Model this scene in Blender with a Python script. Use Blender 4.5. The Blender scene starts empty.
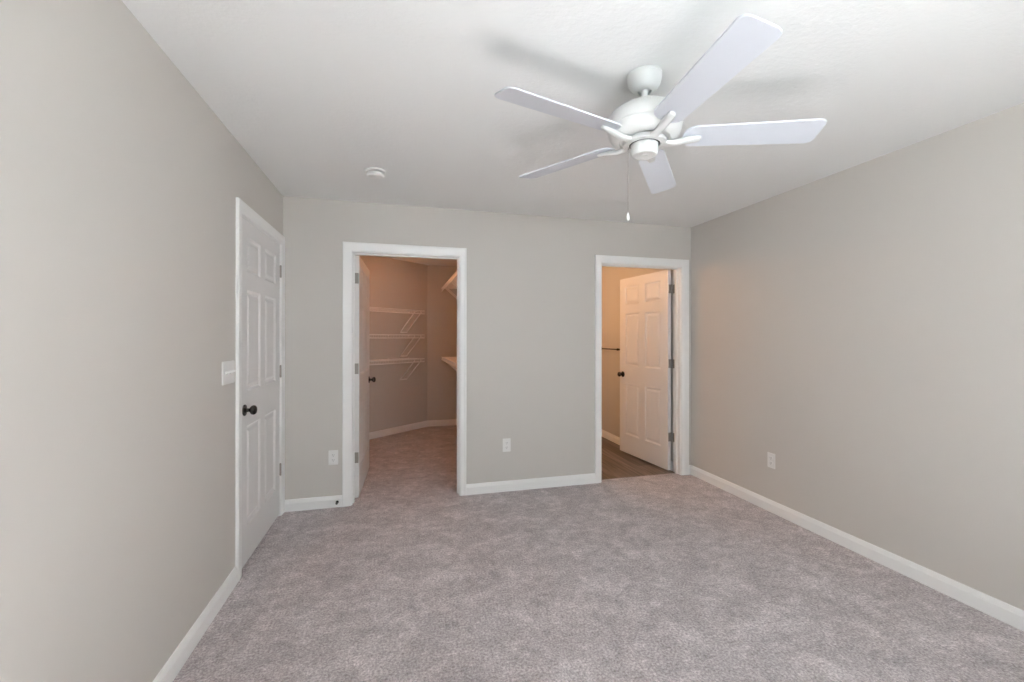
import bpy, bmesh, math, random
from mathutils import Vector, Matrix

R = math.radians
S = bpy.context.scene
C = S.collection

# ------------------------------------------------------------------ camera
H = 2.44                                   # ceiling height
XL, XR, YB, YF = -0.871, 2.794, 3.6595, -0.574   # bedroom: left, right, back (doors), front (window) walls
WT = 0.115                                 # partition thickness
cam_d = bpy.data.cameras.new('camera')
cam = bpy.data.objects.new('camera', cam_d)
C.objects.link(cam)
cam_d.sensor_width = 36.0
cam_d.lens = 429.33 / 1024 * 36.0
cam_d.shift_y = -(341.0 - 337.18) / 1024
cam_d.clip_start = 0.02
yaw, roll = 0.2568, 0.0013
right = Vector((math.cos(yaw), -math.sin(yaw), 0))
fwd = Vector((math.sin(yaw), math.cos(yaw), 0))
m = Matrix((right, Vector((0, 0, 1)), -fwd)).transposed().to_4x4()
cam.matrix_world = Matrix.Translation((0, 0, 1.3513)) @ m @ Matrix.Rotation(roll, 4, 'Z')
S.camera = cam

# ------------------------------------------------------------------ light and exposure
S.view_settings.view_transform = 'Standard'
S.view_settings.look = 'None'
S.view_settings.gamma = 1.0
S.view_settings.use_curve_mapping = False
S.view_settings.exposure = 0.1
S.render.filter_size = 1.0
S.cycles.use_denoising = True
S.cycles.max_bounces = 12
S.cycles.diffuse_bounces = 8
S.cycles.sample_clamp_indirect = 60.0

world = bpy.data.worlds.new('daylight')
S.world = world
world.use_nodes = True
world.node_tree.nodes['Background'].inputs[0].default_value = (0.62, 0.76, 1.0, 1)
world.node_tree.nodes['Background'].inputs[1].default_value = 0.9


def lamp(name, kind, energy, colour, loc, rot=(0, 0, 0), **kw):
    d = bpy.data.lights.new(name, kind)
    d.energy = energy
    d.color = colour
    for k, v in kw.items():
        setattr(d, k, v)
    o = bpy.data.objects.new(name, d)
    o.location = loc
    o.rotation_euler = rot
    C.objects.link(o)
    return o


# window in the wall behind the camera: its sunlight falls on the carpet below the camera, its sky lights the room
WX0, WX1, WZ0, WZ1 = 0.12, 1.76, 1.10, 2.05
SUN_E, SKY_E = 172.0, 56.0
lamp('sun', 'SUN', SUN_E, (0.94, 0.985, 1.0), (1, -4, 6), (R(33), 0, R(21)), angle=R(0.6))
lamp('window_daylight', 'AREA', SKY_E, (0.81, 0.93, 1.0), ((WX0 + WX1) / 2, YF - 0.22, (WZ0 + WZ1) / 2), (R(90), 0, 0),
     shape='RECTANGLE', size=WX1 - WX0, size_y=WZ1 - WZ0)
# ceiling lamps of the closet and of the bathroom (both above the door heads, out of sight)
lamp('closet_lamp', 'POINT', 9.0, (1.0, 0.38, 0.13), (0.09, 5.07, 2.30), shadow_soft_size=0.01)
lamp('bathroom_lamp', 'POINT', 25.0, (1.0, 0.54, 0.26), (1.40, 4.95, 2.10), shadow_soft_size=0.10)


# ------------------------------------------------------------------ materials
def mat(name, col, rough=0.5, metal=0.0, spec=0.5):
    mt = bpy.data.materials.new(name)
    mt.use_nodes = True
    b = mt.node_tree.nodes['Principled BSDF']
    b.inputs['Base Color'].default_value = (*col, 1)
    b.inputs['Roughness'].default_value = rough
    b.inputs['Metallic'].default_value = metal
    b.inputs['Specular IOR Level'].default_value = spec
    return mt


def nodes(mt):
    return mt.node_tree.nodes, mt.node_tree.links, mt.node_tree.nodes['Principled BSDF']


def noise(mt, scale, detail=2.0, rough=0.5, stretch=None, rot=0.0, dist=0.0):
    n, l, b = nodes(mt)
    tc = n.new('ShaderNodeTexCoord')
    mp = n.new('ShaderNodeMapping')
    l.new(tc.outputs['Object'], mp.inputs['Vector'])
    if stretch:
        mp.inputs['Scale'].default_value = stretch
    mp.inputs['Rotation'].default_value = (0, 0, rot)
    t = n.new('ShaderNodeTexNoise')
    t.inputs['Scale'].default_value = scale
    t.inputs['Detail'].default_value = detail
    t.inputs['Roughness'].default_value = rough
    t.inputs['Distortion'].default_value = dist
    l.new(mp.outputs['Vector'], t.inputs['Vector'])
    return t.outputs['Fac']


def ramp(mt, fac, stops):
    n, l, b = nodes(mt)
    r = n.new('ShaderNodeValToRGB')
    r.color_ramp.elements[0].position = stops[0][0]
    r.color_ramp.elements[0].color = (*stops[0][1], 1)
    r.color_ramp.elements[1].position = stops[-1][0]
    r.color_ramp.elements[1].color = (*stops[-1][1], 1)
    for p, c in stops[1:-1]:
        e = r.color_ramp.elements.new(p)
        e.color = (*c, 1)
    l.new(fac, r.inputs['Fac'])
    return r.outputs['Color']


def mul(mt, a, b_, fac=1.0, mode='MULTIPLY'):
    n, l, b = nodes(mt)
    x = n.new('ShaderNodeMix')
    x.data_type = 'RGBA'
    x.blend_type = mode
    x.inputs[0].default_value = fac
    l.new(a, x.inputs[6])
    l.new(b_, x.inputs[7])
    return x.outputs[2]


def bump(mt, fac, strength, distance):
    n, l, b = nodes(mt)
    u = n.new('ShaderNodeBump')
    u.inputs['Strength'].default_value = strength
    u.inputs['Distance'].default_value = distance
    l.new(fac, u.inputs['Height'])
    l.new(u.outputs['Normal'], b.inputs['Normal'])


g = lambda v: (v, v, v)
WALL_COL = (0.60, 0.572, 0.534)
M = {}
M['wall'] = mat('greige_wall_paint', WALL_COL, 0.55, spec=0.35)
bump(M['wall'], noise(M['wall'], 260, 2), 0.06, 0.001)
M['ceiling'] = mat('white_stipple_ceiling', (0.80, 0.805, 0.795), 0.9, spec=0.2)
bump(M['ceiling'], noise(M['ceiling'], 42, 3, 0.6, stretch=(1, 1.6, 1)), 0.5, 0.004)
M['trim'] = mat('white_trim_paint', (0.86, 0.86, 0.845), 0.36)
M['door'] = mat('white_door_paint', (0.76, 0.75, 0.74), 0.38)
M['fan'] = mat('white_fan_enamel', (0.68, 0.69, 0.675), 0.3)
M['blade'] = mat('white_blade_laminate', (0.64, 0.665, 0.715), 0.45)
M['dark'] = mat('painted_gap_shade', (0.05, 0.05, 0.05), 0.8)  # near-black colour standing in for the shade in the fan's gap
M['bronze'] = mat('oil_rubbed_bronze', (0.075, 0.066, 0.060), 0.24, 0.9)
M['nickel'] = mat('satin_nickel', (0.36, 0.34, 0.31), 0.38, 0.9)
M['plastic'] = mat('white_plastic', (0.80, 0.79, 0.77), 0.35)
M['slot'] = mat('dark_socket_slot', (0.10, 0.095, 0.09), 0.6)
M['wire'] = mat('white_coated_wire', (0.88, 0.87, 0.85), 0.35)
M['chain'] = mat('beaded_chain', (0.42, 0.40, 0.36), 0.4, 0.7)

# carpet: cut pile, every tuft a shade lighter or darker, brushed in soft patches
cp = M['carpet'] = mat('mauve_grey_carpet', (0.3, 0.27, 0.26), 1.0, spec=0.05)
tuft = noise(cp, 95, 3, 0.75)
clump = noise(cp, 20, 3, 0.7, dist=0.4)
patch = noise(cp, 5.0, 5, 0.66, stretch=(1.0, 1.15, 1), rot=R(28), dist=0.5)
c1 = ramp(cp, tuft, [(0.30, (0.280, 0.246, 0.247)), (0.5, (0.525, 0.470, 0.472)), (0.70, (0.79, 0.73, 0.732))])
c2 = ramp(cp, clump, [(0.30, g(0.80)), (0.68, g(1.14))])
c3 = ramp(cp, patch, [(0.34, g(0.84)), (0.52, g(1.0)), (0.68, g(1.22))])
cc = mul(cp, mul(cp, c1, c2), c3)
nn, ll, bb = nodes(cp)
ll.new(cc, bb.inputs['Base Color'])
bb.inputs['Sheen Weight'].default_value = 0.15
bump(cp, tuft, 0.9, 0.006)

# vinyl planks running away from the bedroom
vp = M['vinyl'] = mat('grey_brown_vinyl_plank', (0.15, 0.11, 0.09), 0.42)
n_, l_, b_ = nodes(vp)
tc = n_.new('ShaderNodeTexCoord')
mp = n_.new('ShaderNodeMapping')
mp.inputs['Rotation'].default_value = (0, 0, R(90))
l_.new(tc.outputs['Object'], mp.inputs['Vector'])
br = n_.new('ShaderNodeTexBrick')
br.offset = 0.37
br.inputs['Color1'].default_value = (0.115, 0.084, 0.066, 1)
br.inputs['Color2'].default_value = (0.215, 0.168, 0.138, 1)
br.inputs['Mortar'].default_value = (0.07, 0.05, 0.04, 1)
br.inputs['Scale'].default_value = 1.0
br.inputs['Brick Width'].default_value = 1.2
br.inputs['Row Height'].default_value = 0.152
br.inputs['Mortar Size'].default_value = 0.0015
l_.new(mp.outputs['Vector'], br.inputs['Vector'])
gr = ramp(vp, noise(vp, 30, 4, 0.6, stretch=(1, 0.06, 1)), [(0.3, g(0.50)), (0.7, g(1.45))])
l_.new(mul(vp, br.outputs['Color'], gr), b_.inputs['Base Color'])

# window glass: thin pane that lets the daylight through
gl = M['glass'] = bpy.data.materials.new('window_glass')
gl.use_nodes = True
gn, gk = gl.node_tree.nodes, gl.node_tree.links
gn.remove(gn['Principled BSDF'])
tr, gs, mx = gn.new('ShaderNodeBsdfTransparent'), gn.new('ShaderNodeBsdfGlossy'), gn.new('ShaderNodeMixShader')
gs.inputs['Roughness'].default_value = 0.02
mx.inputs[0].default_value = 0.05
gk.new(tr.outputs[0], mx.inputs[1])
gk.new(gs.outputs[0], mx.inputs[2])
gk.new(mx.outputs[0], gn['Material Output'].inputs['Surface'])


# ------------------------------------------------------------------ helpers
def obj(name, bm, material, parent=None, smooth=False, loc=None, rot=None):
    me = bpy.data.meshes.new(name)
    bmesh.ops.recalc_face_normals(bm, faces=bm.faces)
    if smooth:
        lim = math.cos(R(smooth if smooth is not True else 38))
        for f in bm.faces:
            f.smooth = True
        for e in bm.edges:
            if len(e.link_faces) == 2 and e.link_faces[0].normal.dot(e.link_faces[1].normal) < lim:
                e.smooth = False
    bm.to_mesh(me)
    bm.free()
    me.materials.append(material)
    o = bpy.data.objects.new(name, me)
    C.objects.link(o)
    if parent:
        o.parent = parent
    if loc:
        o.location = loc
    if rot:
        o.rotation_euler = rot
    return o


def tag(o, label, cat, group=None, kind=None):
    o['label'] = label
    o['category'] = cat
    if group:
        o['group'] = group
    if kind:
        o['kind'] = kind
    return o


def thing(name, label, cat, loc, rz=0.0, group=None, kind=None):
    o = bpy.data.objects.new(name, None)
    o.empty_display_size = 0.1
    C.objects.link(o)
    o.location = loc
    o.rotation_euler = (0, 0, rz)
    return tag(o, label, cat, group, kind)


def copy_tree(o, parent=None):
    c = o.copy()
    C.objects.link(c)
    if parent:
        c.parent = parent
    for ch in [x for x in C.objects if x.parent == o]:
        copy_tree(ch, c)
    return c


def box(bm, x0, x1, y0, y1, z0, z1):
    v = [bm.verts.new((x, y, z)) for x in (x0, x1) for y in (y0, y1) for z in (z0, z1)]
    for f in ((0, 1, 3, 2), (4, 6, 7, 5), (0, 4, 5, 1), (2, 3, 7, 6), (0, 2, 6, 4), (1, 5, 7, 3)):
        bm.faces.new([v[i] for i in f])
    return v


def rbox(bm, x0, x1, y0, y1, z0, z1, r=0.002, seg=2):
    b2 = bmesh.new()
    box(b2, x0, x1, y0, y1, z0, z1)
    bmesh.ops.bevel(b2, geom=b2.edges[:], offset=r, segments=seg, affect='EDGES')
    me = bpy.data.meshes.new('t')
    b2.to_mesh(me)
    b2.free()
    bm.from_mesh(me)
    bpy.data.meshes.remove(me)


def prism(bm, pts, z0, z1):
    a = [bm.verts.new((x, y, z0)) for x, y in pts]
    b = [bm.verts.new((x, y, z1)) for x, y in pts]
    n = len(pts)
    bm.faces.new(a[::-1])
    bm.faces.new(b)
    for i in range(n):
        bm.faces.new((a[i], a[(i + 1) % n], b[(i + 1) % n], b[i]))


def lathe(bm, prof, seg=32, mtx=None):
    """prof: (radius, height) along local Z, from first to last; radius 0 closes the end."""
    rings = []
    for r, z in prof:
        if r < 1e-6:
            rings.append([bm.verts.new((0, 0, z))])
        else:
            rings.append([bm.verts.new((r * math.cos(2 * math.pi * i / seg), r * math.sin(2 * math.pi * i / seg), z)) for i in range(seg)])
    for a, b in zip(rings, rings[1:]):
        for i in range(seg):
            j = (i + 1) % seg
            if len(a) == 1 and len(b) == 1:
                continue
            if len(a) == 1:
                bm.faces.new((a[0], b[j], b[i]))
            elif len(b) == 1:
                bm.faces.new((a[i], a[j], b[0]))
            else:
                bm.faces.new((a[i], a[j], b[j], b[i]))
    vs = [v for r in rings for v in r]
    if mtx:
        bmesh.ops.transform(bm, matrix=mtx, verts=vs)
    return vs


def tube(bm, pts, r, seg=8):
    """round rod along a polyline of 3-D points, capped."""
    pts = [Vector(p) for p in pts]
    rings = []
    for i, p in enumerate(pts):
        d = (pts[min(i + 1, len(pts) - 1)] - pts[max(i - 1, 0)]).normalized()
        up = Vector((0, 0, 1)) if abs(d.z) < 0.95 else Vector((1, 0, 0))
        a = d.cross(up).normalized()
        b = a.cross(d)
        rr = r[i] if isinstance(r, (list, tuple)) else r
        rings.append([bm.verts.new(p + a * (rr * math.cos(2 * math.pi * k / seg)) + b * (rr * math.sin(2 * math.pi * k / seg))) for k in range(seg)])
    for a, b in zip(rings, rings[1:]):
        for i in range(seg):
            bm.faces.new((a[i], a[(i + 1) % seg], b[(i + 1) % seg], b[i]))
    bm.faces.new(rings[0][::-1])
    bm.faces.new(rings[-1])


def sweep_floor(bm, prof, path):
    """prof (offset to the left of the path, height) swept along a floor polyline with mitred corners."""
    P = [Vector((*p, 0)) for p in path]
    rings = []
    for i, p in enumerate(P):
        ds = []
        if i > 0:
            ds.append((P[i] - P[i - 1]).normalized())
        if i < len(P) - 1:
            ds.append((P[i + 1] - P[i]).normalized())
        ns = [Vector((-d.y, d.x, 0)) for d in ds]
        n = sum(ns, Vector()).normalized()
        n = n / n.dot(ns[0])
        rings.append([bm.verts.new(p + n * o + Vector((0, 0, z))) for o, z in prof])
    k = len(prof)
    for a, b in zip(rings, rings[1:]):
        for i in range(k):
            bm.faces.new((a[i], a[(i + 1) % k], b[(i + 1) % k], b[i]))
    bm.faces.new(rings[0][::-1])
    bm.faces.new(rings[-1])


# ------------------------------------------------------------------ the shell
# openings: bedroom door in the left wall, closet and bathroom doors in the back wall
D1 = (2.745, 3.577)          # along Y
D2 = (-0.364, 0.496)         # along X
D3 = (1.825, 2.672)
DH = 2.045
J = 0.018                    # jamb board thickness
YC = YB + WT                 # bathroom / closet side of the partition
# closet and bathroom
CL, CR, CB = -0.56, 0.93, 6.60
K = Vector((0.41, CB))                                   # corner of the angled closet wall
KT = Vector((-0.777, -0.629)).normalized()
KN = Vector((-KT.y, KT.x)) * -1                          # out of the angled wall, into the closet
if KN.y > 0:
    KN = -KN
tL = (CL - K.x) / KT.x
KL = K + KT * tL                                         # where the angled wall meets the closet's left wall
BL, BR, BBK = 1.04, 2.684, 6.60


def wall(name, boxes, label, poly=None):
    bm = bmesh.new()
    for b in boxes:
        box(bm, *b)
    if poly:
        prism(bm, poly, 0, H)
    return tag(obj(name, bm, M['wall']), label, 'wall', kind='structure')


wall('wall_left', [(XL - 0.13, XL, YF - 0.13, D1[0] - J, 0, H), (XL - 0.13, XL, D1[1] + J, YC, 0, H),
                   (XL - 0.13, XL, D1[0] - J, D1[1] + J, DH + J, H), (XL - 0.15, XL - 0.10, D1[0] - J, D1[1] + J, 0, DH + J)],  # last box: unseen backing added behind the closed door against light leaks
     'long greige wall holding the closed white door and the switch plate')
wall('wall_right', [(XR, XR + 0.12, YF - 0.13, YC, 0, H)], 'plain greige wall with one white outlet low down')
wall('wall_back', [(XL, D2[0] - J, YB, YC, 0, H), (D2[1] + J, D3[0] - J, YB, YC, 0, H), (D3[1] + J, XR, YB, YC, 0, H),
                   (D2[0] - J, D2[1] + J, YB, YC, DH + J, H), (D3[0] - J, D3[1] + J, YB, YC, DH + J, H)],
     'greige wall pierced by the closet doorway and the bathroom doorway')
wall('wall_front', [(XL, WX0, YF - 0.13, YF, 0, H), (WX1, XR, YF - 0.13, YF, 0, H),
                    (WX0, WX1, YF - 0.13, YF, 0, WZ0), (WX0, WX1, YF - 0.13, YF, WZ1, H)],
     'greige wall with the window, opposite the two doorways')
wall('wall_closet_left', [(CL - 0.1, CL, YC, KL.y + 0.05, 0, H)], 'closet wall behind the open closet door')
ext = KL + KT * 0.1
o_ = -KN * 0.12
wall('wall_closet_angled', [], 'angled closet wall carrying three white wire shelves',
     poly=[tuple(K), tuple(KL), tuple(KL + o_), tuple(K + o_)])
wall('wall_closet_back', [(K.x - 0.2, CR + 0.11, CB, CB + 0.1, 0, H)], 'bare far wall of the closet')
wall('wall_partition', [(CR, BL, YC, CB, 0, H)], 'closet wall behind the stacked right-hand wire shelves')
wall('wall_bathroom_right', [(BR, XR + 0.12, YC, BBK, 0, H)], 'bathroom wall with the dark towel bar')
wall('wall_bathroom_back', [(BL, XR + 0.12, BBK, BBK + 0.1, 0, H)], 'far wall of the bathroom')

bm = bmesh.new()
box(bm, XL - 0.15, XR + 0.13, YF - 0.14, BBK + 0.15, H, H + 0.12)
tag(obj('ceiling', bm, M['ceiling']), 'white lightly stippled ceiling above the whole room', 'ceiling', kind='structure')

YV = 3.722                                                # carpet ends under the bathroom door
bm = bmesh.new()
prism(bm, [(XL - 0.13, YF - 0.13), (XR + 0.12, YF - 0.13), (XR + 0.12, YV), (CR + 0.05, YV), (CR + 0.05, CB + 0.08), (CL - 0.6, CB + 0.08), (CL - 0.6, YC), (XL - 0.13, YC)], -0.08, 0.0)
tag(obj('floor', bm, M['carpet']), 'mauve-grey cut pile carpet running into the closet', 'floor', kind='structure')
bm = bmesh.new()
box(bm, CR + 0.05, XR + 0.12, YV, BBK + 0.05, -0.08, -0.004)
tag(obj('floor_bathroom', bm, M['vinyl']), 'grey-brown plank floor beyond the bathroom doorway', 'floor', kind='structure')

# window behind the camera
bm = bmesh.new()
fw = 0.06
y0, y1 = YF - 0.11, YF - 0.04
xm = (WX0 + WX1) / 2
for x0, x1 in ((WX0, WX0 + fw), (xm - 0.05, xm + 0.05), (WX1 - fw, WX1)):
    box(bm, x0, x1, y0, y1, WZ0, WZ1)
for x0, x1 in ((WX0 + fw, xm - 0.05), (xm + 0.05, WX1 - fw)):
    for z0, z1 in ((WZ0, WZ0 + fw), ((WZ0 + WZ1) / 2 - 0.025, (WZ0 + WZ1) / 2 + 0.025), (WZ1 - fw, WZ1)):
        box(bm, x0, x1, y0, y1, z0, z1)
win = tag(obj('window_1', bm, M['trim']), 'white double window behind the viewer', 'window', kind='structure')
bm = bmesh.new()
box(bm, WX0 + fw, xm - 0.05, YF - 0.078, YF - 0.074, WZ0 + fw, WZ1 - fw)
box(bm, xm + 0.05, WX1 - fw, YF - 0.078, YF - 0.074, WZ0 + fw, WZ1 - fw)
obj('window_pane', bm, M['glass'], win)
bm = bmesh.new()
rbox(bm, WX0 - 0.05, WX1 + 0.05, YF, YF + 0.05, WZ0 - 0.022, WZ0, 0.004)
obj('window_sill', bm, M['trim'], win)

# ------------------------------------------------------------------ baseboards
BP = [(0, 0), (0.0145, 0), (0.0145, 0.064), (0.0115, 0.069), (0.0115, 0.073), (0.0095, 0.077), (0.006, 0.088), (0.003, 0.0905), (0, 0.0905)]


def base(name, path, label):
    bm = bmesh.new()
    sweep_floor(bm, BP, path)
    return tag(obj(name, bm, M['trim']), label, 'baseboard', kind='structure')


CW1 = (2.671, 3.6575)     # outer edges of the casings
CW2 = (-0.437, 0.556)
CW3 = (1.757, 2.760)
base('baseboard_left', [(XL, CW1[0]), (XL, YF)], 'white baseboard from the closed door towards the window wall')
base('baseboard_back', [(CW2[0], YB), (XL + 0.001, YB)], 'short white baseboard between the closed door and the closet doorway')
base('baseboard_middle', [(CW3[0], YB), (CW2[1], YB)], 'white baseboard between the closet and bathroom doorways')
base('baseboard_right', [(XR, YF), (XR, YB), (CW3[1], YB)], 'long white baseboard under the plain wall with one outlet')
base('baseboard_closet', [(CR, YC + 0.02), (CR, CB), tuple(K), tuple(KL), (CL, YC + 0.02)], 'white baseboard around the inside of the closet')
base('baseboard_bathroom', [(BR, YC + 0.02), (BR, BBK), (BL, BBK)], 'white baseboard under the towel bar in the bathroom')

# ------------------------------------------------------------------ casings and jambs
CP = [(0, 0), (0, 0.009), (0.06, 0.0115), (0.10, 0.0105), (0.14, 0.0125), (0.62, 0.0145), (0.70, 0.017), (0.95, 0.017), (1.0, 0.0145), (1.0, 0)]


def casing(name, label, x0, x1, wl, wr, wt, zt, mtx, stop_y, jamb_dep=WT):
    """door casing in local coords: wall face is y=0, room on -y, jamb runs to +y."""
    bm = bmesh.new()
    rings = []
    rv = 0.005
    for q, th in CP:
        rings.append([(x0 - rv - q * wl, -th, 0), (x0 - rv - q * wl, -th, zt + rv + q * wt), (x1 + rv + q * wr, -th, zt + rv + q * wt), (x1 + rv + q * wr, -th, 0)])
    V = [[bm.verts.new(p) for p in r] for r in rings]
    n = len(V)
    for i in range(n):
        a, b = V[i], V[(i + 1) % n]
        for k in range(3):
            bm.faces.new((a[k], a[k + 1], b[k + 1], b[k]))
    bm.faces.new([V[i][0] for i in range(n)])
    bm.faces.new([V[i][3] for i in range(n)])
    root = tag(obj(name, bm, M['trim'], smooth=25), label, 'door frame', kind='structure')
    root.matrix_world = mtx
    jb = bmesh.new()
    box(jb, x0 - J, x0, 0, jamb_dep, 0, zt + J)
    box(jb, x1, x1 + J, 0, jamb_dep, 0, zt + J)
    box(jb, x0, x1, 0, jamb_dep, zt, zt + J)
    obj('jamb', jb, M['trim'], root)
    sb = bmesh.new()
    a, b = stop_y
    box(sb, x0, x0 + 0.011, a, b, 0, zt)
    box(sb, x1 - 0.011, x1, a, b, 0, zt)
    box(sb, x0 + 0.011, x1 - 0.011, a, b, zt - 0.011, zt)
    obj('stop_moulding', sb, M['trim'], root)
    return root


back = Matrix.Translation((0, YB, 0))
left = Matrix.Translation((XL, 0, 0)) @ Matrix.Rotation(R(90), 4, 'Z')      # local x -> world Y, local -y -> world +X
casing('trim_1', 'white casing around the closed bedroom door', D1[0], D1[1], D1[0] - CW1[0] - 0.005, CW1[1] - D1[1] - 0.005, 0.070, DH, left, (0.040, 0.075), 0.10)
casing('trim_2', 'white casing around the closet doorway', D2[0], D2[1], D2[0] - CW2[0] - 0.005, CW2[1] - D2[1] - 0.005, 0.072, 2.034, back, (0.045, 0.078))
casing('trim_3', 'white casing around the bathroom doorway', D3[0], D3[1], D3[0] - CW3[0] - 0.005, CW3[1] - D3[1] - 0.005, 0.072, 2.038, back, (0.045, 0.078))


# ------------------------------------------------------------------ six panel doors
def door_mesh(w, h, t):
    """slab with its hinge edge at x=0, y from 0 (front) to t, six raised panels on both faces."""
    st, mu = 0.108, 0.098
    pw = (w - 2 * st - mu) / 2
    xs = [0, st, st + pw, st + pw + mu, w - st, w]
    zs = [0, 0.215, 0.805, 1.010, 1.610, 1.715, 1.925, h]
    bm = bmesh.new()
    for side in (0, 1):
        yy = lambda d: d if side == 0 else t - d
        for i in range(5):
            for k in range(7):
                x0, x1, z0, z1 = xs[i], xs[i + 1], zs[k], zs[k + 1]
                if i in (1, 3) and k in (1, 3, 5):
                    loops = []
                    for ins, dep in ((0, 0), (0.006, 0.0035), (0.013, 0.0095), (0.024, 0.0095), (0.040, 0.0035), (0.046, 0.0025)):
                        loops.append([bm.verts.new((x, yy(dep), z)) for x, z in ((x0 + ins, z0 + ins), (x1 - ins, z0 + ins), (x1 - ins, z1 - ins), (x0 + ins, z1 - ins))])
                    for a, b in zip(loops, loops[1:]):
                        for q in range(4):
                            bm.faces.new((a[q], a[(q + 1) % 4], b[(q + 1) % 4], b[q]))
                    bm.faces.new(loops[-1])
                else:
                    bm.faces.new([bm.verts.new((x, yy(0), z)) for x, z in ((x0, z0), (x1, z0), (x1, z1), (x0, z1))])
    for i in range(5):
        for z in (0, h):
            bm.faces.new([bm.verts.new(p) for p in ((xs[i], 0, z), (xs[i + 1], 0, z), (xs[i + 1], t, z), (xs[i], t, z))])
    for k in range(7):
        for x in (0, w):
            bm.faces.new([bm.verts.new(p) for p in ((x, 0, zs[k]), (x, 0, zs[k + 1]), (x, t, zs[k + 1]), (x, t, zs[k]))])
    bmesh.ops.remove_doubles(bm, verts=bm.verts, dist=1e-5)
    return bm


KNOB = [(0, 0.0), (0.033, 0.0), (0.0335, 0.004), (0.030, 0.008), (0.016, 0.010), (0.0115, 0.014), (0.0105, 0.026), (0.013, 0.031), (0.021, 0.035),
        (0.0265, 0.042), (0.0280, 0.050), (0.0255, 0.058), (0.018, 0.064), (0.008, 0.0665), (0, 0.067)]
T = 0.035


def make_door(name, label, w, h, mtx, hinge_side, hinge_z, knobs):
    """local x from the hinge edge; y=0 is the face on the pin side when hinge_side is 0, y=T otherwise."""
    d = tag(obj(name, door_mesh(w, h, T), M['door']), label, 'door', kind='structure')
    d.matrix_world = mtx
    for sd in knobs:
        bm = bmesh.new()
        mm = Matrix.Translation((w - 0.062, 0 if sd == 0 else T, 0.905)) @ Matrix.Rotation(R(90 if sd == 0 else -90), 4, 'X')
        lathe(bm, [(r, z) for r, z in KNOB[5:]], 28, mm)
        k = obj('knob', bm, M['bronze'], d, smooth=True)
        k['label'] = 'dark bronze round knob'
        bm = bmesh.new()
        lathe(bm, KNOB[:6] + [(0, 0.014)], 28, mm)
        obj('rosette', bm, M['bronze'], k, smooth=True)
    py = -0.0065 if hinge_side == 0 else T + 0.0065
    for z in hinge_z:
        bm = bmesh.new()
        zz = z - 0.012
        for q in range(5):
            lathe(bm, [(0, zz - 0.045 + q * 0.018 + 0.0006), (0.0062, zz - 0.045 + q * 0.018 + 0.0006), (0.0062, zz - 0.045 + (q + 1) * 0.018 - 0.0006), (0, zz - 0.045 + (q + 1) * 0.018 - 0.0006)],
                  12, Matrix.Translation((-0.0035, py, 0)))
        lathe(bm, [(0, zz - 0.048), (0.004, zz - 0.047), (0.004, zz + 0.047), (0, zz + 0.048)], 10, Matrix.Translation((-0.0035, py, 0)))
        # leaf let into the hinge edge of the door
        a, b = (0.0, 0.030) if hinge_side == 0 else (T - 0.030, T)
        box(bm, -0.0018, 0.0005, min(a, b) - (0.004 if hinge_side == 0 else 0), max(a, b) + (0.004 if hinge_side else 0), zz - 0.044, zz + 0.044)
        hg = obj('hinge', bm, M['nickel'], d, smooth=True)
        hg['label'] = 'satin nickel butt hinge'
    return d


HZ = (1.838, 1.085, 0.345)
# closed door in the left wall: hinge towards the corner, face flush with the wall, opens into the bedroom
w1 = D1[1] - D1[0] - 0.007
mtx = Matrix.Translation((XL - 0.001, D1[1] - 0.0035, 0.019)) @ Matrix.Rotation(R(-90), 4, 'Z')
# local +x -> world -Y ; local +y -> world +X, so y=T faces the room
mtx = Matrix.Translation((-T, 0, 0)) @ mtx
d1 = make_door('door_1', 'closed white six panel door in the wall with the switch plate', w1, DH - 0.023, mtx, 1, HZ, (1,))
# closet door: hinged on its left jamb, swung into the closet
w2 = D2[1] - D2[0] - 0.007
pin = Vector((D2[0] + 0.0, YC + 0.0065, 0))
ang = R(88.2)
# closed: slab along +x from the hinge, y from YC-T to YC, pin side is y=T
mtx = Matrix.Translation(pin) @ Matrix.Rotation(ang, 4, 'Z') @ Matrix.Translation((0.0035, -0.0065 - T, 0.014))
d2 = make_door('door_2', 'white six panel closet door swung open against the dark closet', w2, 2.034 - 0.018, mtx, 1, HZ, (0, 1))
# bathroom door: hinged on its right jamb, swung into the bathroom
w3 = D3[1] - D3[0] - 0.019
pin = Vector((D3[1] - 0.014, YC + 0.0065, 0))
ang = R(180 - 84.3)
# closed: local +x points to -X, so y=0 is the bathroom side
mtx = Matrix.Translation(pin) @ Matrix.Rotation(ang, 4, 'Z') @ Matrix.Translation((0.0035, 0.0065, 0.014))
d3 = make_door('door_3', 'white six panel bathroom door standing open over the plank floor', w3, 2.038 - 0.018, mtx, 0, HZ, (0, 1))
# hinge leaves screwed to the jambs of the two open doors
for dd, xj, sgn in ((d2, D2[0], 1), (d3, D3[1], -1)):
    inv = dd.matrix_world.inverted()
    for hg, z in zip([c for c in dd.children if c.name.startswith('hinge')], HZ):
        b2 = bmesh.new()
        b2.from_mesh(hg.data)
        vs = box(b2, min(xj, xj + sgn * 0.002), max(xj, xj + sgn * 0.002), YC - 0.030, YC + 0.004, z - 0.044, z + 0.044)
        bmesh.ops.transform(b2, matrix=inv, verts=vs)
        b2.to_mesh(hg.data)
        b2.free()

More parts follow.
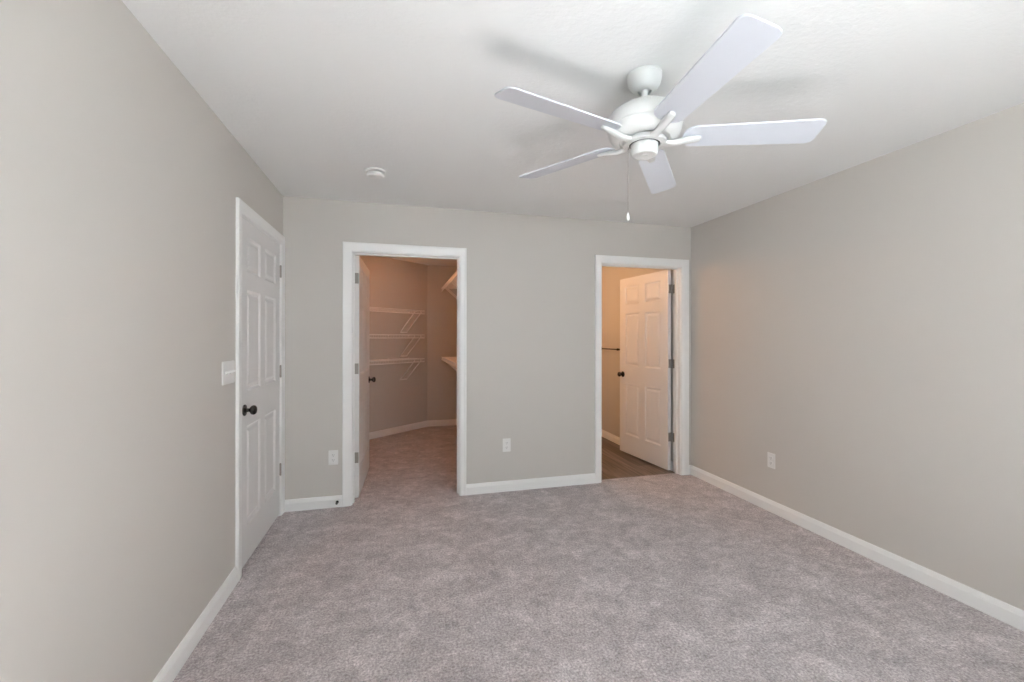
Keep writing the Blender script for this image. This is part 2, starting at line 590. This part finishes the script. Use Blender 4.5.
# ------------------------------------------------------------------ ceiling fan
FX, FY = 0.984, 1.586
fan = thing('ceiling_fan', 'white five blade ceiling fan hanging from the stippled ceiling', 'ceiling fan', (FX, FY, H))
bm = bmesh.new()
lathe(bm, [(0, 0.0), (0.068, 0.0), (0.0715, -0.002), (0.0715, -0.008), (0.0695, -0.010), (0.0685, -0.022), (0.064, -0.040), (0.055, -0.055), (0.045, -0.064), (0.036, -0.068), (0.028, -0.0685), (0.028, -0.052), (0, -0.052)], 40)
obj('canopy', bm, M['fan'], fan, smooth=True)
bm = bmesh.new()
lathe(bm, [(0, -0.040), (0.0265, -0.054), (0.0265, -0.058), (0.0135, -0.066), (0.0135, -0.090), (0.019, -0.092), (0.021, -0.099), (0.021, -0.126), (0, -0.126)], 24)
obj('downrod', bm, M['fan'], fan, smooth=True)
bm = bmesh.new()
lathe(bm, [(0, -0.118), (0.035, -0.119), (0.066, -0.125), (0.100, -0.139), (0.126, -0.156), (0.142, -0.169), (0.1495, -0.179), (0.1515, -0.187), (0.1520, -0.193), (0.1520, -0.219), (0.1495, -0.224),
           (0.1470, -0.226), (0.1460, -0.238), (0.1410, -0.253), (0.130, -0.266), (0.114, -0.274), (0.104, -0.2755), (0.100, -0.268), (0.060, -0.265), (0, -0.265)], 64)
obj('motor_housing', bm, M['fan'], fan, smooth=30)
bm = bmesh.new()
lathe(bm, [(0, -0.262), (0.070, -0.262), (0.072, -0.275), (0.082, -0.275), (0.0885, -0.278), (0.0885, -0.287), (0.084, -0.291), (0.064, -0.292), (0.064, -0.282), (0, -0.282)], 48)
obj('flywheel', bm, M['fan'], fan, smooth=30)
bm = bmesh.new()
lathe(bm, [(0, -0.281), (0.061, -0.281), (0.061, -0.2905), (0, -0.2905)], 40)
o = obj('gap_shade_ring', bm, M['dark'], fan, smooth=30)  # only an open gap here: its shade is painted as a dark disc
o['label'] = 'painted shade ring filling the gap between flywheel and switch cup'
bm = bmesh.new()
lathe(bm, [(0, -0.288), (0.0535, -0.288), (0.0555, -0.291), (0.0555, -0.315), (0.0535, -0.320), (0.0525, -0.328), (0.048, -0.334), (0.040, -0.3355), (0.036, -0.3335), (0.012, -0.3335), (0.010, -0.336), (0, -0.336)], 48)
obj('switch_housing', bm, M['fan'], fan, smooth=30)

PITCH = math.tan(R(13.0))


def blade_bm():
    bm = bmesh.new()
    out = []
    r0, r1 = 0.152, 0.668

    def arc(cx, cy, rad, a0, a1, n=7):
        return [(cx + rad * math.cos(R(a0 + (a1 - a0) * i / n)), cy + rad * math.sin(R(a0 + (a1 - a0) * i / n))) for i in range(n + 1)]
    hw0, hw1 = 0.056, 0.0645
    out += arc(r0 + 0.042, -hw0 + 0.042, 0.042, 180, 268)
    out += arc(r1 - 0.024, -hw1 + 0.024, 0.024, 271, 360)
    out += arc(r1 - 0.024, hw1 - 0.024, 0.024, 0, 89)
    out += arc(r0 + 0.042, hw0 - 0.042, 0.042, 92, 180)
    t = 0.0065
    top = [bm.verts.new((x, y, -y * PITCH + t / 2)) for x, y in out]
    bot = [bm.verts.new((x, y, -y * PITCH - t / 2)) for x, y in out]
    bm.faces.new(top)
    bm.faces.new(bot[::-1])
    n = len(out)
    for i in range(n):
        bm.faces.new((bot[i], bot[(i + 1) % n], top[(i + 1) % n], top[i]))
    bmesh.ops.bevel(bm, geom=[e for e in bm.edges if len(e.link_faces) == 2 and any(len(f.verts) > 4 for f in e.link_faces)], offset=0.0015, segments=2, affect='EDGES')
    return bm


def bracket_bm():
    """curved arm from the flywheel, flattening into a rounded tongue under the blade."""
    bm = bmesh.new()
    #      r      y      z        half width  half thickness  twist
    st = [(0.066, 0, -0.020, 0.021, 0.007, 0), (0.084, 0, -0.0235, 0.0195, 0.0085, 0), (0.103, 0, -0.025, 0.0165, 0.0105, 0.1), (0.125, 0, -0.0245, 0.0155, 0.0115, 0.35),
          (0.145, 0, -0.0205, 0.0155, 0.0115, 0.7), (0.165, 0, -0.0165, 0.0160, 0.0110, 1), (0.190, 0, -0.0130, 0.0160, 0.0100, 1), (0.208, 0, -0.0110, 0.0155, 0.009, 1),
          (0.218, 0, -0.0100, 0.0135, 0.0075, 1), (0.223, 0, -0.0090, 0.0090, 0.0055, 1), (0.225, 0, -0.008, 0.004, 0.003, 1)]
    seg = 16
    rings = []
    for r, y, z, w, h, tw in st:
        ring = []
        for k in range(seg):
            a = 2 * math.pi * k / seg
            cy, cz = w * math.copysign(abs(math.cos(a)) ** 0.8, math.cos(a)), h * math.copysign(abs(math.sin(a)) ** 0.8, math.sin(a))
            ring.append(bm.verts.new((r, y + cy, z + cz - (y + cy) * PITCH * tw)))
        rings.append(ring)
    for a, b in zip(rings, rings[1:]):
        for i in range(seg):
            bm.faces.new((a[i], a[(i + 1) % seg], b[(i + 1) % seg], b[i]))
    bm.faces.new(rings[0][::-1])
    bm.faces.new(rings[-1])
    return bm


blade0 = None
ZB = 2.179 - H
SAG = Matrix.Rotation(R(1.4), 4, 'Y')                     # the rotor hangs a touch low towards the plain wall
for k, a in enumerate((265.1, 337.1, 49.1, 121.1, 193.1)):
    if blade0 is None:
        blade0 = obj('blade', blade_bm(), M['blade'], fan, smooth=30)
        obj('blade_bracket', bracket_bm(), M['fan'], blade0, smooth=50)
        b = blade0
    else:
        b = copy_tree(blade0, fan)
    b.location = (0, 0, ZB)
    b.rotation_euler = (SAG @ Matrix.Rotation(R(a), 4, 'Z')).to_euler()
# pull chain on the near-left side of the switch cup
cx, cy = -0.0655, 0.017
bm = bmesh.new()
tube(bm, [(-0.050, 0.013, -0.304), (-0.061, 0.016, -0.304), (cx, cy, -0.308)], 0.0028, 8)
tube(bm, [(cx, cy, -0.306), (cx, cy, -0.575)], 0.0007, 6)
for i in range(66):
    z = -0.310 - i * 0.00405
    bmesh.ops.create_icosphere(bm, subdivisions=1, radius=0.0012, matrix=Matrix.Translation((cx, cy, z)))
ch = obj('pull_chain', bm, M['chain'], fan, smooth=True)
bm = bmesh.new()
lathe(bm, [(0, -0.571), (0.003, -0.572), (0.0045, -0.577), (0.0065, -0.588), (0.0065, -0.598), (0.0045, -0.604), (0, -0.606)], 16, Matrix.Translation((cx, cy, 0)))
o = obj('pull_knob', bm, M['plastic'], ch, smooth=True)
o['label'] = 'white bell pull'

# ------------------------------------------------------------------ smoke detector
sd = thing('smoke_detector', 'round white smoke detector on the ceiling above the closet doorway', 'smoke detector', (-0.153, 2.952, H))
bm = bmesh.new()
lathe(bm, [(0, 0), (0.066, 0), (0.0665, -0.003), (0.066, -0.011), (0.064, -0.013), (0.0, -0.013)], 48)
obj('base_plate', bm, M['plastic'], sd, smooth=30)
bm = bmesh.new()
lathe(bm, [(0, -0.013), (0.053, -0.013), (0.053, -0.017), (0, -0.017)], 40)
obj('vent_slot', bm, M['slot'], sd)
bm = bmesh.new()
lathe(bm, [(0, -0.017), (0.059, -0.017), (0.0595, -0.021), (0.057, -0.031), (0.050, -0.038), (0.044, -0.040), (0.040, -0.0385), (0.022, -0.0395), (0.018, -0.042), (0.0, -0.0425)], 48)
obj('cover', bm, M['plastic'], sd, smooth=30)


# ------------------------------------------------------------------ outlets and switch
def outlet(label, loc, rz):
    """duplex outlet facing local -y."""
    r = thing('electrical_outlet', label, 'outlet', loc, rz)
    bm = bmesh.new()
    rbox(bm, -0.036, 0.036, -0.006, 0.0, -0.058, 0.058, 0.0025)
    obj('cover_plate', bm, M['plastic'], r, smooth=30)
    for z in (-0.0195, 0.0195):
        bm = bmesh.new()
        pts = []
        for a in range(24):
            t_ = 2 * math.pi * a / 24
            pts.append((0.0172 * math.cos(t_), max(-0.0125, min(0.0125, 0.0172 * math.sin(t_)))))
        lo = [bm.verts.new((x, -0.005, z + q)) for x, q in pts]
        hi = [bm.verts.new((x, -0.0082, z + q)) for x, q in pts]
        bm.faces.new(hi)
        bm.faces.new(lo)
        for i in range(24):
            bm.faces.new((lo[i], lo[(i + 1) % 24], hi[(i + 1) % 24], hi[i]))
        s = obj('receptacle', bm, M['plastic'], r)
        bm = bmesh.new()
        box(bm, -0.0078, -0.0054, -0.0086, -0.0078, z - 0.0015, z + 0.0075)
        box(bm, 0.0054, 0.0078, -0.0086, -0.0078, z - 0.0005, z + 0.0065)
        lathe(bm, [(0, 0.0078), (0.0027, 0.0078), (0.0027, 0.0086), (0, 0.0086)], 12, Matrix.Translation((0, 0, z - 0.0075)) @ Matrix.Rotation(R(90), 4, 'X'))
        obj('slots', bm, M['slot'], s)
    bm = bmesh.new()
    lathe(bm, [(0, 0.005), (0.0032, 0.005), (0.0032, 0.0066), (0, 0.0072)], 12, Matrix.Rotation(R(90), 4, 'X'))
    obj('screw', bm, M['plastic'], r, smooth=True)
    return r


outlet('white outlet low on the wall between the closed door and the closet doorway', (-0.505, YB, 0.394), 0)
outlet('white outlet low on the wall between the closet and bathroom doorways', (0.913, YB, 0.404), 0)
outlet('white outlet low on the plain wall at the far side of the carpet', (XR, 2.708, 0.398), R(-90))

sw = thing('light_switch', 'white three gang toggle switch plate beside the closed door', 'light switch', (XL, 2.560, 1.164), R(90))
bm = bmesh.new()
rbox(bm, -0.083, 0.083, -0.006, 0.0, -0.060, 0.060, 0.0025)
obj('cover_plate', bm, M['plastic'], sw, smooth=30)
for x in (-0.046, 0.0, 0.046):
    bm = bmesh.new()
    rbox(bm, x - 0.006, x + 0.006, -0.0075, -0.004, -0.0125, 0.0125, 0.001)
    vs0 = len(bm.verts)
    b2 = bmesh.new()
    rbox(b2, -0.0042, 0.0042, -0.016, 0.0, -0.005, 0.005, 0.0015)
    bmesh.ops.transform(b2, matrix=Matrix.Translation((x, -0.005, 0.0)) @ Matrix.Rotation(R(-28), 4, 'X'), verts=b2.verts)
    me = bpy.data.meshes.new('t')
    b2.to_mesh(me)
    b2.free()
    bm.from_mesh(me)
    bpy.data.meshes.remove(me)
    obj('toggle', bm, M['plastic'], sw, smooth=30)
for x in (-0.046, 0.0, 0.046):
    for z in (-0.030, 0.030):
        bm = bmesh.new()
        lathe(bm, [(0, 0.005), (0.003, 0.005), (0.003, 0.0064), (0, 0.007)], 10, Matrix.Translation((x, 0, z)) @ Matrix.Rotation(R(90), 4, 'X'))
        obj('screw', bm, M['plastic'], sw, smooth=True)

# ------------------------------------------------------------------ door stop on the baseboard
ds = thing('door_stop', 'small dark door stop screwed into the short baseboard by the closet doorway', 'door stop', (-0.474, YB - 0.0145, 0.043))
bm = bmesh.new()
lathe(bm, [(0, 0), (0.011, 0), (0.011, 0.003), (0.006, 0.006), (0.0052, 0.010), (0.0052, 0.026), (0, 0.026)], 16, Matrix.Rotation(R(90), 4, 'X'))
for i in range(5):
    lathe(bm, [(0.0048, 0.011 + i * 0.003), (0.0064, 0.0125 + i * 0.003), (0.0048, 0.014 + i * 0.003)], 14, Matrix.Rotation(R(90), 4, 'X'))
obj('spring', bm, M['bronze'], ds, smooth=True)
bm = bmesh.new()
lathe(bm, [(0, 0.024), (0.008, 0.024), (0.009, 0.027), (0.009, 0.036), (0.006, 0.040), (0, 0.041)], 16, Matrix.Rotation(R(90), 4, 'X'))
obj('rubber_tip', bm, M['slot'], ds, smooth=True)


# ------------------------------------------------------------------ wire shelves
def wire_shelf(label, loc, rz, length, braces, group, depth=0.305):
    """ventilated shelf: wall at local y=0, front at y=-depth, runs along +x from x=0."""
    r = thing('wire_shelf', label, 'wire shelf', loc, rz, group)
    bm = bmesh.new()
    n = int(length / 0.0254)
    for i in range(n + 1):
        x = 0.004 + (length - 0.008) * i / n
        tube(bm, [(x, -0.004, -0.003), (x, -depth + 0.005, -0.003), (x, -depth + 0.001, -0.007), (x, -depth, -0.044)], 0.0021, 6)
    for y, z in ((-0.006, -0.0065), (-depth * 0.5, -0.0065)):
        tube(bm, [(0, y, z), (length, y, z)], 0.004, 8)
    obj('deck', bm, M['wire'], r, smooth=60)
    bm = bmesh.new()
    tube(bm, [(0, -depth + 0.001, -0.003), (length, -depth + 0.001, -0.003)], 0.0078, 8)
    obj('front_rail', bm, M['wire'], r, smooth=60)
    bm = bmesh.new()
    tube(bm, [(0, -depth, -0.045), (length, -depth, -0.045)], 0.0072, 8)
    obj('lip_rail', bm, M['wire'], r, smooth=60)
    for x in braces:
        bm = bmesh.new()
        p = 0.0585
        drop = -0.292
        for s in (-p, p):
            tube(bm, [(x + s, -depth + 0.006, -0.012), (x + s, -depth, -0.028), (x + s, -0.012, drop), (x + s, -0.0045, drop - 0.012)], 0.0082, 8)
        tube(bm, [(x - p, -0.0045, drop - 0.012), (x + p, -0.0045, drop - 0.012)], 0.0082, 8)
        obj('support_brace', bm, M['wire'], r, smooth=60)
    for i in range(max(3, int(length / 0.3)) + 1):
        bm = bmesh.new()
        x = 0.03 + (length - 0.06) * i / max(3, int(length / 0.3))
        rbox(bm, x - 0.007, x + 0.007, -0.016, -0.0005, -0.022, 0.004, 0.002)
        obj('wall_clip', bm, M['wire'], r)
    return r


# angled wall: local +x runs from the corner towards the closet door; local -y points into the closet
axis = math.atan2(KT.y, KT.x)
# local -y must equal KN
ly = Vector((math.sin(axis), -math.cos(axis)))
flip = ly.dot(KN) < 0
LEN = 1.12
for z, pos in ((1.722, 'topmost'), (1.385, 'middle'), (1.052, 'lowest')):
    if flip:
        start = K + KT * (0.335 + LEN)
        wire_shelf('white wire shelf on the angled closet wall, %s of three' % pos, (*start, z), axis + math.pi, LEN, (LEN + 0.335 - 0.453, 0.12), 'wire shelves on the angled closet wall')
    else:
        start = K + KT * 0.335
        wire_shelf('white wire shelf on the angled closet wall, %s of three' % pos, (*start, z), axis, LEN, (0.453 - 0.335, LEN - 0.12), 'wire shelves on the angled closet wall')
# right-hand closet wall: local -y points to -X, local +x runs to -Y
for z, pos in ((2.094, 'upper'), (1.052, 'lower')):
    wire_shelf('white wire shelf on the closet wall nearest the bathroom, %s of two' % pos, (CR, CB - 0.012, z), R(-90), 2.30, (0.45, 1.2, 2.0), 'wire shelves on the closet side wall')

# ------------------------------------------------------------------ towel bar in the bathroom
tb = thing('towel_bar', 'dark bronze towel bar on the bathroom wall left of the open door', 'towel bar', (BR, 5.10, 1.20), R(-90))
# local -y -> world -X ; local x -> world -Y
bm = bmesh.new()
tube(bm, [(-0.30, -0.066, 0), (0.30, -0.066, 0)], 0.008, 12)
obj('bar', bm, M['bronze'], tb, smooth=60)
for x in (-0.29, 0.29):
    bm = bmesh.new()
    lathe(bm, [(0, 0), (0.026, 0), (0.026, 0.005), (0.016, 0.010), (0.0115, 0.018), (0.0115, 0.052), (0.0145, 0.056), (0.0145, 0.078), (0.011, 0.081), (0, 0.082)], 24, Matrix.Translation((x, 0, 0)) @ Matrix.Rotation(R(90), 4, 'X'))
    obj('post', bm, M['bronze'], tb, smooth=True)
